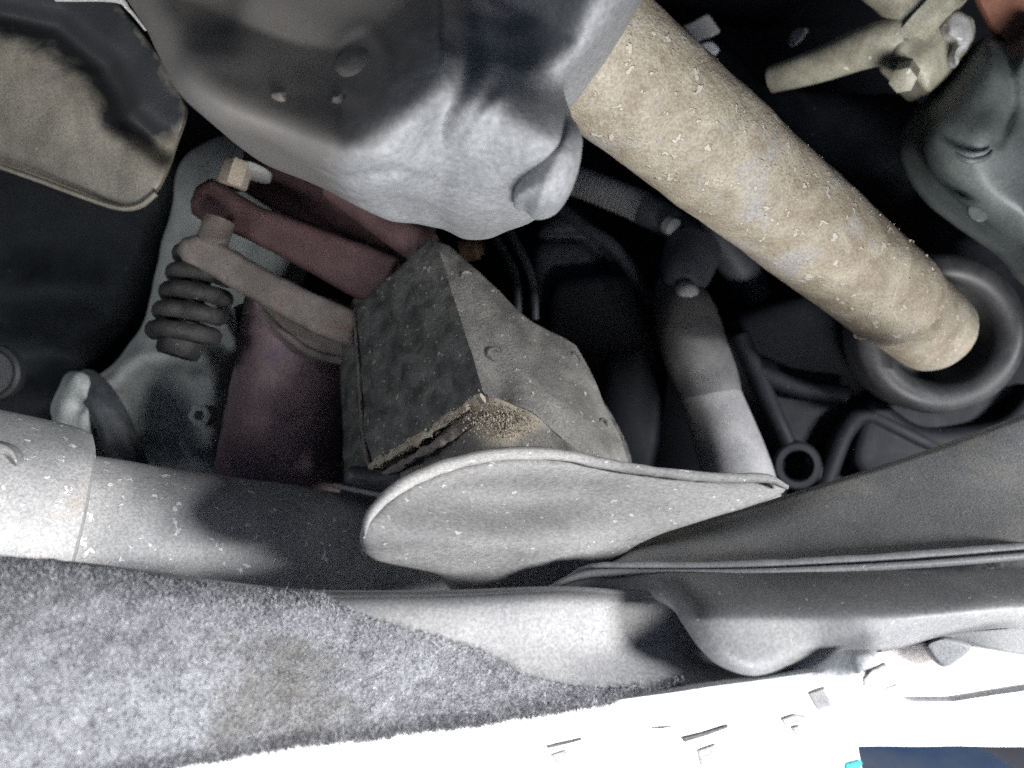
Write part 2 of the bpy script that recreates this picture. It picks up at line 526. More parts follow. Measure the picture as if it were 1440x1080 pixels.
def cas_depth(x, y, s):
    sig = lambda q: 1 / (1 + np.exp(-q))
    d = 0.288 + 0.00002 * (x - 560)
    fold = np.interp(x, [200, 330, 420, 480, 560, 620, 700, 800], [120, 180, 212, 222, 165, 110, 150, 200])
    up = 14 * np.log1p(np.exp(np.clip((fold - y) / 14, -30, 30)))
    up = np.minimum(up, 150 + 0.3 * np.clip(up - 150, 0, None))
    d = d + (0.00030 + 0.00022 * sig((x - 610) / 25) * sig((790 - x) / 15)) * up                                                         # above the fold the face leans back
    dn = 14 * np.log1p(np.exp(np.clip((y - fold) / 14, -30, 30)))
    d = d + 0.00014 * dn + 0.0000012 * dn ** 2                                   # below it tucks under
    d = d - 0.007 * gauss(np.hypot((x - 585) / 55, (y - 180) / 70), 1.0)
    d = d + 0.004 * gauss(np.hypot((x - 430) / 80, (y - 110) / 60), 1.0)        # hollow
    d = d + 0.0034 * gauss(seg_dist(x, y, G1), 14) - 0.0018 * gauss(seg_dist(x, y, [(a + 26, b + 10) for a, b in G1]), 16)
    d = d - 0.003 * gauss(seg_dist(x, y, G2), 12)
    d = d + 0.004 * gauss(seg_dist(x, y, G4), 8)
    d = d + 0.010 * sig(-(x - 338 + 0.1 * y) / 7) * sig(-(y - 52) / 10) * sig((x - 262) / 10)
    d = d - 0.048 * sig((x - 775) / 26) * sig((120 - y) / 26)
    d = d - 0.0014 * gauss(np.hypot((x - 508) / 34, (y - 88) / 48) - 1, 0.28)
    return d * CAS


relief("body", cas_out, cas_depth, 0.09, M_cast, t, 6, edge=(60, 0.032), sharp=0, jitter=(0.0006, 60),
       mask=lambda x, y: 0.5 + ((470 - x) * 0.77 + (230 - y) * 0.63) / 210.0 + 0.0 * x)  # grime at left, carried over the hollow to paint in its shade
relief("plug", [(722, 278), (738, 284), (757, 297), (786, 288), (806, 260), (816, 228), (818, 190), (800, 165), (770, 185), (735, 235)],
       lambda x, y, s: CAS * (0.300 + 0.00010 * (780 - x) + 0.00016 * np.clip(215 - y, 0, 90)), 0.03, M_cast, t, 5, edge=(44, 0.019), sharp=0, label="rounded drain boss at the lower right of the casing")
lathe("round_boss", P(508, 92, 0.3275 * CAS), (-0.2, -1, 0.75), [(-0.01, 0.0115), (0.000, 0.0105), (0.0025, 0.009), (0.0035, 0.006), (0.004, 0.0)], M_grime, t, 24, sharp=0)
lathe("bolt_head", P(392, 142, 0.3085 * CAS), (-0.2, -1, -0.4), [(-0.004, 0.0032), (0.0015, 0.003), (0.0025, 0.0018), (0.0027, 0.0)], M_grime, t, 6)
lathe("bolt_head", P(474, 143, 0.312 * CAS), (-0.2, -1, -0.4), [(-0.008, 0.003), (-0.0005, 0.0026), (0.0007, 0.0016), (0.001, 0.0)], M_grime, t, 6)

# ------------------------------------------------------------------ drive shaft
t = thing("drive_shaft", "thick tan muddy drive shaft running down to the right into the black ring", "shaft", P(1310, 500, 0.55))
a0, a1 = P(770, 20, 0.338), P(1262, 424, 0.502)
n_st = 90
L = [a0 + (a1 - a0) * (k / (n_st - 1)) for k in range(n_st)]
rr = []
for k in range(n_st):
    f = k / (n_st - 1)
    r = 0.0326 - 0.0012 * f
    r += 0.00035 * math.sin(f * 21) + 0.0004 * mnoise.noise(Vector((f * 14, 0, 0)))
    if f > 0.965:
        r -= 0.0009 * (f - 0.965) / 0.035
    rr.append(r)
SHT = tube("tube", L, rr, M_shaft, t, 72, n_st, jitter=(0.0006, 90))
b0, b1 = P(1240, 405, 0.497), P(1310, 464, 0.556)
tube("shaft_end", [b0, (b0 + b1) / 2, b1], [0.0305, 0.0307, 0.0305], M_shaft, t, 56, 12, jitter=(0.0003, 90), label="cleaner grey end of the shaft inside the ring")
# crumbs of dried mud stuck on the shaft
ax = (a1 - a0).normalized()
sd = ax.cross(Vector((0, 1, 0))).normalized()
fr = sd.cross(ax).normalized()
if fr.y > 0:
    fr = -fr
mv, mf = [], []
for k in range(110):
    f = random.random() ** 0.7
    an = random.uniform(-1.25, 1.2)
    c = a0 + (a1 - a0) * (0.12 + 0.85 * f)
    rad = 0.0318
    n = (fr * math.cos(an) + sd * math.sin(an))
    p = c + n * rad
    tt = ax.cross(n)
    ang = random.uniform(0, 3.14)
    e1 = ax * math.cos(ang) + tt * math.sin(ang)
    e2 = n.cross(e1)
    la, lb, h = random.uniform(0.0005, 0.0022), random.uniform(0.0003, 0.0009), random.uniform(0.0003, 0.0010)
    b = len(mv)
    for q in range(6):
        w = q * math.pi / 3
        mv.append(p + e1 * la * math.cos(w) * random.uniform(.7, 1.2) + e2 * lb * math.sin(w) * random.uniform(.7, 1.2) - n * 0.0008)
    mv.append(p + n * h + e1 * la * random.uniform(-.3, .3))
    for q in range(6):
        mf.append([b + q, b + (q + 1) % 6, b + 6])
o = mesh_obj("mud_crumbs", mv, mf, M_mud, SHT, False)
o["kind"] = "stuff"
cb, cf = [], []
for k in range(9):
    c = P(1209 + random.uniform(-7, 7), 475 + random.uniform(-4, 4), 0.499)
    b = len(cb)
    for q in ((1, 0, 0), (-1, 0, 0), (0, 1, 0), (0, -1, 0), (0, 0, 1), (0, 0, -1)):
        cb.append(c + Vector(q) * random.uniform(0.0006, 0.0019))
    for q in ((0, 2, 4), (2, 1, 4), (1, 3, 4), (3, 0, 4), (2, 0, 5), (1, 2, 5), (3, 1, 5), (0, 3, 5)):
        cf.append([b + w for w in q])
mesh_obj("mud_clod", cb, cf, M_mud, SHT, False)

# ------------------------------------------------------------------ ring seal
axr = Vector((-0.16, -1, -0.06)).normalized()
rc = P(1318, 470, 0.575)
t = thing("shaft_seal", "thick black rubber ring round the lower end of the shaft", "seal", rc - Vector((0, 0, 0.055)))
prof = [(-0.030, 0.060)]
for k in range(15):
    a = math.pi * (1 - k / 14)
    prof.append((0.004 + 0.0125 * math.sin(a), 0.0475 - 0.0110 * math.cos(a)))
prof = [(-0.03, 0.0590), (0.002, 0.0590)] + [(0.004 + 0.011 * math.sin(math.pi * k / 14), 0.0475 + 0.0110 * math.cos(math.pi * k / 14)) for k in range(15)] + [(-0.006, 0.0352), (-0.018, 0.0335), (-0.022, 0.030), (-0.022, 0.0)]
lathe("ring", rc, axr, prof, M_rubber, t, 72, sharp=35)

# ------------------------------------------------------------------ black cast arm with webs
t = thing("cast_arm", "black ribbed cast arm behind the spinning shaft with a round bolt hole", "bracket", P(1150, 690, 0.63))
t["label"] = "black ribbed cast arm with a round bolt hole below the ring"
relief("web_plate", [(1020, 470), (1075, 430), (1180, 400), (1300, 350), (1470, 330), (1480, 700), (1300, 720), (1080, 720), (1050, 640)],
       0.635, 0.02, M_black, t, 14, edge=(16, 0.008), rounded=True)


def rib(pts, r, d=0.622):
    tube("rib", [P(x, y, d) for x, y in pts], r, M_black, t, 12, 24, jitter=(0.0004, 80))


rib([(1040, 470), (1062, 520), (1085, 575), (1106, 622)], 0.0075)
rib([(1150, 700), (1165, 660), (1185, 610), (1212, 585), (1260, 605), (1330, 640)], 0.0085)
rib([(1138, 640), (1148, 660), (1155, 690)], 0.006)
rib([(1062, 520), (1120, 545), (1190, 555)], 0.0075)
lathe("hole_boss", P(1111, 652, 0.632), (0, -1, 0), [(-0.01, 0.0205), (0.016, 0.0195), (0.018, 0.0175), (0.018, 0.0130), (0.016, 0.0115), (-0.012, 0.0115), (-0.012, 0)], M_black, t, 36)
relief("rim_flange", [(1230, 560), (1300, 600), (1400, 590), (1460, 540), (1475, 640), (1280, 690), (1200, 660), (1205, 600)], 0.615, 0.02, M_black, t, 10, edge=(18, 0.008))

# ------------------------------------------------------------------ grey strut in the dark, centre right
t = thing("stabiliser_link", "pale grey link rod rising out of the dark behind the scoop", "link rod", P(1040, 690, 0.60))
tube("rod", [P(1055, 740, 0.585), P(1035, 660, 0.59), P(1006, 575, 0.605), P(985, 520, 0.615)], [0.0275, 0.0262, 0.0235, 0.022], M_grey, t, 36, 40)
tube("shaded_rod_top", [P(1004, 570, 0.606), P(994, 535, 0.611), P(976, 490, 0.62), P(962, 440, 0.64), P(950, 400, 0.66)], [0.0222, 0.0245, 0.0262, 0.025, 0.017], M_rod_shade, t, 32, 30)  # upper end of the rod, darker colour painting its fade into shade
relief("shoulder", [(1040, 590), (1066, 608), (1080, 650), (1090, 690), (1050, 690)], 0.585, 0.02, M_grey, t, 5, edge=(10, 0.006))
tube("ball_joint", [P(950, 415, 0.645), P(962, 388, 0.645), P(975, 350, 0.66)], [0.012, 0.021, 0.024], M_dull, t, 24, 16)
lathe("grease_nipple", P(966, 412, 0.625), (0.2, -1, -0.5), [(-0.004, 0.009), (0.004, 0.009), (0.008, 0.006), (0.010, 0.0)], M_grey, t, 16)

# ------------------------------------------------------------------ bracket box in the middle
BX = {'A': (604, 336, .478), 'B': (634, 346, .474), 'C': (745, 452, .462), 'D': (766, 461, .462), 'E': (810, 484, .462), 'Fp': (830, 520, .458), 'G': (893, 668, .440),
      'R': (681, 553, .408), 'S': (746, 579, .405), 'T': (828, 646, .404), 'LT': (484, 434, .505), 'LM': (492, 560, .482), 'LB': (519, 655, .450), 'K': (748, 505, .428), 'K0': (620, 358, .462)}
t = thing("mount_bracket", "black box-shaped mount bracket, dusty, with pale mud on its corner", "bracket", P(680, 690, 0.45))


DEP = {}


def panel(name, pts, m, step, thick=0.004, bump=None, rounded=False, jit=(0.0011, 60), edge=(4, 0.0005), mask=None):
    """a sheet spanned between corner points"""
    pp = np.array(pts, float)
    out = pp[:, :2]

    def dep(x, y, s):
        w = [1.0 / (np.hypot(x - a, y - b) + 1.0) ** 2.6 for a, b, c in pp]
        den = sum(w)
        A = np.c_[pp[:, 0], pp[:, 1], np.ones(len(pp))]
        co = np.linalg.lstsq(A, pp[:, 2], rcond=None)[0]
        res = pp[:, 2] - A @ co
        d = co[0] * x + co[1] * y + co[2] + sum(wi * r for wi, r in zip(w, res)) / den
        if bump is not None:
            d = d + bump(x, y)
        return d
    DEP[name] = dep
    return relief(name, out, dep, thick, m, t, step, edge=edge, rounded=rounded, sharp=60, jitter=jit, mask=mask)


b = BX


def left_bump(x, y):
    u = 0.0022 * gauss(seg_dist(x, y, [(545, 580), (640, 490), (655, 420)]), 9)
    u = u - 0.0030 * gauss(seg_dist(x, y, [(520, 600), (600, 530), (640, 480)]), 22)
    u = u + 0.003 * gauss(seg_dist(x, y, [(640, 400), (650, 470), (668, 530)]), 16)
    return u * np.clip(seg_dist(x, y, [(604, 336), (620, 358), (650, 455), (681, 553)]) / 30, 0, 1)


panel("side_panel", [b['A'], (497, 434, .500), (503, 500, .488), (507, 560, .474), (512, 620, .459), b['LB'], (600, 605, .43), b['R'], (650, 455, .435), b['K0']], M_box, 6, 0.006, left_bump, jit=(0.0010, 60))
TOPP = panel("top_panel", [b['A'], b['B'], (690, 398, .467), b['C'], b['D'], b['E'], b['Fp'], (862, 593, .449), b['G'], b['T'], (785, 610, .4045), b['S'], b['R'], (650, 455, .435), b['K0']], M_box_lit, 6, 0.006,
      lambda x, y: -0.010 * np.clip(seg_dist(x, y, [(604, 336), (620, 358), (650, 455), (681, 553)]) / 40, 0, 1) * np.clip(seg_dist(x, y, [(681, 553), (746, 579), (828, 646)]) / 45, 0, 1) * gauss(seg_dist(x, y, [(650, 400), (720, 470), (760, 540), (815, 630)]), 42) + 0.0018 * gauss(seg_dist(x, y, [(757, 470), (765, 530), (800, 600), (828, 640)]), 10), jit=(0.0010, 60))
FRONTP = panel("front_panel", [(532, 668, .447), (600, 628, .430), b['R'], b['S'], (785, 612, .406), b['T'], (815, 668, .400), (690, 690, .406), (575, 700, .432)], M_front, 6, 0.006,
      lambda x, y: 0.007 * gauss(np.hypot((x - 615) / 46, (y - 650) / 18), 1.0) - 0.006 * gauss(np.hypot((x - 700) / 60, (y - 600) / 40), 1.0) + 0.004 * gauss(seg_dist(x, y, [(545, 662), (600, 628), (665, 585)]), 7), jit=(0.0008, 70),
      mask=lambda x, y: np.maximum(gauss(np.hypot((x - 705) / 62, (y - 592) / 34), 1.0), 0.8 * gauss(seg_dist(x, y, [(530, 664), (600, 624), (680, 572)]), 9)))
tube("weld_flange", [P(519, 656, .446), P(560, 634, .437), P(620, 597, .420), P(680, 558, .404)], [0.0020, 0.0024, 0.0020, 0.0024], M_mud, t, 10, 90, jitter=(0.0022, 200), squash=0.7)
tube("weld_flange", [P(540, 668, .442), P(580, 645, .433), P(640, 608, .417), P(684, 578, .406)], [0.0024, 0.0024, 0.0024, 0.0020], M_flange, t, 10, 60, jitter=(0.0013, 260))
panel("edge_strip", [(480, 444, .512), (497, 434, .500), (503, 500, .488), (507, 560, .474), (512, 620, .459), (519, 655, .450), (500, 664, .455), (484, 672, .466), (481, 560, .494)], M_box, 5, 0.03, None)
tube("edge_bead", [P(497, 436, .498), P(503, 500, .486), P(507, 560, .472), P(512, 620, .457), P(519, 655, .447)], [.0009, .0010, .0012, .0012, .0012], M_flange, t, 8, 60, jitter=(0.0006, 250))
relief("foot", [(484, 668), (492, 657), (530, 660), (562, 659), (577, 670), (576, 690), (556, 692), (520, 688), (488, 681)], 0.438, 0.02, M_hose, t, 4, edge=(14, 0.009), sharp=0, label="rounded black rubber foot at the lower left corner")
tube("foot_edge", [P(470, 683, .452), P(500, 689, .448), P(540, 697, .445), P(572, 702, .444)], [0.0016] * 4, M_scoop, t, 10, 24)
relief("back_shell", [(604, 340), (488, 440), (492, 640), (560, 690), (700, 690), (885, 668), (826, 525), (806, 490), (742, 458)], 0.505, 0.05, M_box, t, 14, edge=(14, 0.01))
for (x, y, r, n) in ((657, 389, 0.0040, (0.35, -1, 0.35)), (696, 499, 0.0050, (0.3, -1, 0.3)), (809, 504, 0.0040, (0.6, -1, 0.2)), (848, 596, 0.0034, (0.6, -1, 0.2))):
    d = float(DEP["top_panel"](np.array([x]), np.array([y]), 0)[0])
    lathe("rivet", P(x, y, d + 0.0005), n, [(-0.006, r * 1.0), (0.0002, r * 1.0), (0.0008, r * 0.85), (0.0002, r * 0.6), (-0.002, r * 0.5), (-0.002, 0)], M_box, TOPP, 20, jitter=(0.0005, 300))
# pale mud caked on the corner
mv, mf = [], []
for k in range(1500):
    if k < 950:
        x, y = random.gauss(704, 20), random.gauss(590, 11)
        d = 0.4025
    else:
        f = random.random()
        x, y = 530 + 150 * f + random.gauss(0, 4), 652 - 92 * f + random.gauss(0, 5)
        d = 0.4455 - 0.040 * f
    if y < 553 + max(0, (x - 681)) * 0.4 and x > 681:
        y = 556 + max(0, (x - 681)) * 0.45 + random.uniform(0, 8)
    c = P(x, y, d + random.uniform(-0.002, 0.001))
    bb = len(mv)
    s = random.uniform(0.0002, 0.0006) * (1.6 if random.random() < 0.12 else 1)
    for q in ((1, 0, 0), (-1, 0, 0), (0, 1, 0), (0, -1, 0), (0, 0, 1), (0, 0, -1)):
        mv.append(c + Vector((random.uniform(-.4, .4), random.uniform(-.4, .4), random.uniform(-.4, .4))) * s + Vector(q) * s * random.uniform(0.5, 1.3))
    for q in ((0, 2, 4), (2, 1, 4), (1, 3, 4), (3, 0, 4), (2, 0, 5), (1, 2, 5), (3, 1, 5), (0, 3, 5)):
        mf.append([bb + w for w in q])
o = mesh_obj("caked_mud", mv, mf, M_mud, FRONTP, False)
o["kind"] = "stuff"

# ------------------------------------------------------------------ scoop-shaped grey deflector
t = thing("air_deflector", "pale grey scoop-shaped plastic deflector with a rolled lip in front of the box bracket", "deflector", P(650, 830, 0.38))
sc_out = [(507, 752), (516, 732), (545, 703), (590, 676), (640, 657), (690, 646), (740, 642), (800, 646), (850, 657), (920, 668), (1010, 676), (1080, 676), (1106, 686), (1085, 702), (1020, 722), (950, 744),
          (900, 765), (868, 786), (840, 800), (800, 822), (770, 846), (700, 856), (645, 848), (630, 826), (612, 808), (570, 797), (530, 788), (510, 772)]


def sc_depth(x, y, s):
    d = 0.347 + 0.00013 * (x - 650)
    d = d - 0.00020 * (y - 650) * (1 - 0.5 * np.clip((x - 800) / 250, 0, 1))        # lower edge stands nearer
    d = d + 0.021 * gauss(np.hypot((x - 760) / 200, (y - 704) / 42), 1.0)            # hollow under the lip
    cr = 742 + 0.03 * (x - 560)
    d = d + 0.00042 * 14 * np.log1p(np.exp((y - cr) / 14)) + 0.0000012 * np.clip(y - cr, 0, 200) ** 2
    d = d + 0.012 * gauss(np.hypot((x - 890) / 100, (y - 770) / 40), 1.0)
    return d


relief("scoop", sc_out, sc_depth, 0.004, M_scoop, t, 6, edge=(16, 0.004), sharp=0, jitter=(0.0007, 40))
lip = [(512, 756), (519, 726), (548, 695), (590, 669), (640, 651), (690, 640), (745, 637), (800, 641), (850, 652), (920, 663), (1010, 672), (1075, 673), (1108, 686)]
tube("rolled_lip", [P(x, y, 0.348 + 0.00013 * (x - 650) - (0.0003 * (y - 650) if y > 650 else 0)) for x, y in lip], [0.0004, 0.0018, 0.0027, 0.0030, 0.0030, 0.0030, 0.0030, 0.0028, 0.0026, 0.0026, 0.0026, 0.0024, 0.0012], M_scoop, t, 12, 90, jitter=(0.0005, 120))

# ------------------------------------------------------------------ undertray on the right
t = thing("undertray_shelf", "dark grey flat plastic shelf sloping up at the right edge", "undertray", P(1150, 790, 0.37))
loft("shelf", [[(846, 800, .385), (890, 766, .40), (975, 738, .415), (1110, 698, .425), (1280, 645, .43), (1470, 574, .43)],
               [(850, 800, .368), (905, 778, .378), (1010, 760, .386), (1140, 740, .390), (1300, 715, .392), (1470, 680, .392)],
               [(852, 802, .352), (940, 800, .352), (1040, 798, .352), (1150, 794, .35), (1300, 786, .348), (1470, 778, .345)]], 60, 30, 0.006, M_shelf, t, jitter=(0.0008, 25))
tube("seam_rim", [P(x, y, .346) for x, y in ((800, 812), (835, 799), (900, 797), (1000, 797), (1150, 791), (1300, 781), (1470, 768))], [.0012, .0022, .0024, .0025, .0026, .0026, .0026], M_guard, t, 12, 80, jitter=(0.0004, 120))
t = thing("splash_guard", "rounded grey plastic undertray panel with a bright underside at lower right", "undertray", P(1150, 950, 0.32))
bul = [(768, 829), (795, 815), (835, 806), (930, 807), (1060, 806), (1200, 799), (1330, 791), (1475, 778), (1485, 876), (1400, 884), (1320, 896), (1262, 913), (1205, 922), (1130, 940), (1062, 953), (1015, 938), (985, 912), (962, 880), (944, 856), (915, 848), (850, 846), (800, 842)]


def bul_depth(x, y, s):
    d = 0.338 - 0.050 / (1 + np.exp(-(x - 930) / 24))
    d = d + 0.00002 * (x - 1000)
    cv = catmull([(900, 930), (980, 945), (1062, 953), (1130, 942), (1205, 926), (1262, 913), (1320, 898), (1400, 885), (1480, 876)], 120)
    yb = np.interp(x, cv[:, 0], cv[:, 1])
    d = d + 0.036 * np.clip((872 - y) / 66, 0, 1.2) ** 1.6 / (1 + np.exp(-(x - 950) / 24))                # leans back above
    d = d + 0.014 * gauss(yb - y, 20) * (lambda q: q * q * (3 - 2 * q))(np.clip((x - 1040) / 300, 0, 1))              # curls under below
    d = d - 0.00006 * (y - 850)
    return d


relief("panel", bul, bul_depth, 0.004, M_guard, t, 6, edge=(24, 0.010), sharp=0, jitter=(0.0005, 30))
tube("bead", [P(x, y, .339) for x, y in ((772, 829), (800, 814), (840, 806), (930, 806), (1060, 805), (1200, 799), (1330, 791), (1475, 779))], [.0010, .0016, .0018, .0018, .0018, .0018, .0018, .0018], M_guard, t, 10, 80)

# ------------------------------------------------------------------ felt-covered liner at the bottom
t = thing("wheel_liner", "grey felt-covered liner filling the bottom left of the picture", "liner", P(600, 1010, 0.26))
rows = [[(-330, 780, .225), (-60, 786, .262), (90, 793, .27), (200, 806, .277), (400, 831, .292), (560, 834, .302), (640, 833, .306), (790, 828, .314), (905, 836, .322), (1010, 850, .33), (1130, 868, .335), (1240, 880, .335)],
        [(-330, 786, .210), (-60, 790, .243), (80, 810, .25), (210, 832, .258), (400, 852, .276), (560, 852, .288), (660, 850, .294), (800, 846, .304), (920, 858, .318), (1020, 880, .328), (1130, 892, .33), (1240, 898, .33)],
        [(-330, 905, .200), (-60, 900, .228), (60, 915, .236), (220, 928, .247), (400, 930, .266), (560, 925, .279), (680, 920, .288), (810, 912, .299), (930, 915, .314), (1020, 925, .322), (1130, 915, .322), (1240, 905, .322)],
        [(-330, 1015, .196), (-60, 1010, .224), (60, 1020, .232), (220, 1015, .243), (400, 1000, .261), (560, 990, .274), (700, 975, .283), (820, 958, .293), (930, 948, .303), (1030, 945, .309), (1130, 930, .309), (1240, 912, .309)],
        [(-330, 1130, .195), (-60, 1120, .223), (60, 1110, .231), (220, 1080, .242), (400, 1050, .259), (560, 1032, .271), (700, 1013, .280), (820, 994, .288), (940, 972, .297), (1060, 956, .303), (1150, 938, .304), (1240, 916, .304)]]
FB = [(-360, 740), (-80, 770), (230, 815), (400, 833), (450, 838), (520, 868), (600, 890), (680, 915), (740, 950), (800, 962), (900, 968), (960, 970), (960, 1160), (-360, 1160)]
GU, GV = 230, 90
g = loft_grid(rows, GU, GV)
wpts = PP(g[..., 0], g[..., 1], g[..., 2])
felt_mask = inside(g[..., 0], g[..., 1], FB)
me_v = wpts.copy()
for i in range(GV):
    for j in range(GU):
        if felt_mask[i, j]:
            p = Vector(wpts[i, j])
            me_v[i, j] += np.array(mnoise.noise_vector(p * 220)) * 0.0006 + np.array(mnoise.noise_vector(p * 45)) * 0.0009
o = None


def liner_part(name, sel, m, lift):
    w = me_v.copy(); wb = w.copy(); wb[..., 1] += 0.004
    w[..., 1] -= lift; 
    idx = {}
    verts, faces = [], []

    def vid(i, j, k):
        if (i, j, k) not in idx:
            idx[(i, j, k)] = len(verts)
            verts.append(tuple((w if k == 0 else wb)[i, j]))
        return idx[(i, j, k)]
    cells = set((i, j) for i in range(GV - 1) for j in range(GU - 1) if sel(i, j))
    for (i, j) in cells:
        q = [(i, j), (i, j + 1), (i + 1, j + 1), (i + 1, j)]
        faces.append([vid(a, c, 0) for a, c in q])
        faces.append([vid(a, c, 1) for a, c in q][::-1])
        for (a, c), (di, dj) in zip(((0, 1), (1, 2), (2, 3), (3, 0)), ((-1, 0), (0, 1), (1, 0), (0, -1))):
            if (i + di, j + dj) not in cells:
                faces.append([vid(*q[c], 0), vid(*q[a], 0), vid(*q[a], 1), vid(*q[c], 1)])
    return mesh_obj(name, verts, faces, m, t, True, 60)


liner_part("backing_panel", lambda i, j: True, M_smooth, 0.0)
FELT = liner_part("felt_cover", lambda i, j: felt_mask[i, j] and felt_mask[i + 1, j + 1], M_felt, 0.0008)
# the felt's loose fibres
tri = []
ii, jj = np.where(felt_mask[:-1, :-1])
fv, ff, fm = [], [], []
px_area = []
cells = [(i, j) for i, j in zip(ii, jj) if -250 < g[i, j, 0] < 1000 and g[i, j, 1] < 1100]
du = np.gradient(wpts, axis=1); dv = np.gradient(wpts, axis=0)
nn = np.cross(du, dv); nn /= np.linalg.norm(nn, axis=2)[..., None]
if nn[GV // 2, GU // 2, 1] > 0:
    nn = -nn
wts = np.array([np.linalg.norm(np.cross(du[i, j], dv[i, j])) for i, j in cells])
wts /= wts.sum()
NF = 66000
pick = rng.choice(len(cells), NF, p=wts)
for k in range(NF):
    i, j = cells[pick[k]]
    u, v = random.random(), random.random()
    p = me_v[i, j] * (1 - u) * (1 - v) + me_v[i, j + 1] * u * (1 - v) + me_v[i + 1, j] * (1 - u) * v + me_v[i + 1, j + 1] * u * v
    p = Vector(p) - Vector((0, 0.0006, 0))
    n = Vector(nn[i, j])
    tgt = (n * random.uniform(0.25, 1.0) + Vector((random.gauss(0, .7), random.gauss(0, .7), random.gauss(0, .7)))).normalized()
    ln = random.uniform(0.0007, 0.0020)
    if random.random() < 0.01:
        ln *= random.uniform(2, 3.5)
    wd = tgt.cross(Vector((random.random(), -1, random.random()))).normalized() * random.uniform(0.00008, 0.00016)
    if ln > 0.003:
        wd *= 0.7
    bnd = len(fv)
    mid = p + tgt * ln * 0.55 + Vector((random.uniform(-1, 1), random.uniform(-1, 1), random.uniform(-1, 1))) * ln * 0.16
    fv += [p - wd, p + wd, mid + wd * .8, mid - wd * .8, p + tgt * ln]
    ff += [[bnd, bnd + 1, bnd + 2, bnd + 3], [bnd + 3, bnd + 2, bnd + 4]]
    d = 1 if random.random() < 0.2 else 0
    fm += [d, d]
for k in range(11000):
    j = rng.integers(4, GU - 60)
    i = GV - 1
    p = Vector(me_v[i, j] * (1 - (u := random.random())) + me_v[i, j + 1] * u) - Vector((0, 0.0005, 0))
    if not (-40 < g[i, j, 0] < 1060):
        continue
    p.z += abs(random.gauss(0, 0.0024)) - 0.0002
    p.y -= 0.0006
    tgt = Vector((random.gauss(0.1, .6), random.gauss(-.5, .4), random.gauss(-.7, .5))).normalized()
    ln = random.uniform(0.0008, 0.0026) * (1.8 if random.random() < 0.06 else 1)
    wd = tgt.cross(Vector((random.random(), -1, random.random()))).normalized() * random.uniform(0.00007, 0.00014)
    bnd = len(fv)
    mid = p + tgt * ln * 0.55 + Vector((random.uniform(-1, 1), random.uniform(-1, 1), random.uniform(-1, 1))) * ln * 0.18
    fv += [p - wd, p + wd, mid + wd * .8, mid - wd * .8, p + tgt * ln]
    ff += [[bnd, bnd + 1, bnd + 2, bnd + 3], [bnd + 3, bnd + 2, bnd + 4]]
    d = 1 if random.random() < 0.8 else 0  # mostly dark fibres paint the shade where the felt edge rolls under
    fm += [d, d]
fo = mesh_obj("felt_fibres", fv, ff, M_fibre, FELT, False)
fo.data.materials.append(M_fibre_d)
fo.data.polygons.foreach_set("material_index", fm)
fo["kind"] = "stuff"

# ------------------------------------------------------------------ white bumper below the liner
t = thing("white_bumper", "glaring white bumper edge with clip slots along the bottom", "bumper", P(900, 1080, 0.27))
wb_out = [(90, 1120), (300, 1064), (480, 1034), (720, 1005), (960, 969), (1080, 953), (1150, 942), (1172, 930), (1196, 918), (1235, 917), (1260, 940), (1262, 975), (1275, 985), (1340, 984), (1475, 964), (1480, 1051), (1340, 1050), (1206, 1050), (1232, 1180), (1000, 1190), (500, 1190), (90, 1190)]
wb_d = lambda x, y, s: np.interp(x, [100, 560, 780, 960, 1150, 1480], [.264, .279, .289, .291, .284, .277]) + 0.00018 * np.clip(y - (1075 - 0.14 * (x - 300)), 0, 200) - 0.012 * gauss(np.hypot((x - 1215) / 46, (y - 955) / 40), 1.0)
relief("shell", wb_out, wb_d, 0.006, M_white, t, 7, edge=(6, 0.002), rounded=False, jitter=(0.0003, 60))


def wb_piece(name, pts, m, near=0.0015, lab=None):
    relief(name, pts, lambda x, y, s: wb_d(x, y, s) - near, 0.004, m, t, 3, edge=(2, 0.0006), rounded=False, label=lab)


wb_piece("slot", [(768, 1049), (800, 1042), (818, 1038), (818, 1041), (800, 1046), (770, 1053)], M_slot)
wb_piece("slot", [(958, 1038), (990, 1030), (1024, 1020), (1025, 1023), (995, 1034), (962, 1044)], M_slot)
wb_piece("slot", [(914, 1024), (930, 1022), (945, 1022), (930, 1025)], M_slot)
wb_piece("clip", [(774, 1062), (796, 1055), (804, 1066), (784, 1074)], M_tab)
wb_piece("clip", [(980, 1056), (1006, 1047), (1011, 1068), (985, 1077)], M_tab)
wb_piece("clip", [(1098, 1012), (1118, 1005), (1134, 1008), (1128, 1015), (1104, 1021)], M_tab)
wb_piece("clip", [(1112, 1024), (1125, 1020), (1131, 1034), (1118, 1034)], M_tab)
wb_piece("clip", [(1137, 976), (1160, 967), (1170, 992), (1152, 1001), (1145, 992)], M_tab, lab="darker grey clip below the panel end")
wb_piece("clip", [(1214, 956), (1226, 942), (1246, 932), (1252, 948), (1234, 960), (1214, 966)], M_tab)
wb_piece("clip", [(1240, 970), (1262, 962), (1258, 990)], M_tab)
t = thing("inner_panel", "cream inner panel seen between the undertray and the white bumper", "panel", P(1340, 985, 0.34))
relief("sheet", [(1225, 880), (1340, 870), (1480, 860), (1485, 1010), (1340, 1010), (1230, 1010)], 0.335, 0.01, M_cream, t, 10, edge=(6, 0.002), rounded=False)
relief("dark_strip", [(1240, 908), (1300, 893), (1400, 884), (1480, 880), (1480, 922), (1440, 921), (1390, 912), (1350, 905), (1290, 908)], 0.330, 0.004, M_guard, t, 5, edge=(4, 0.002))
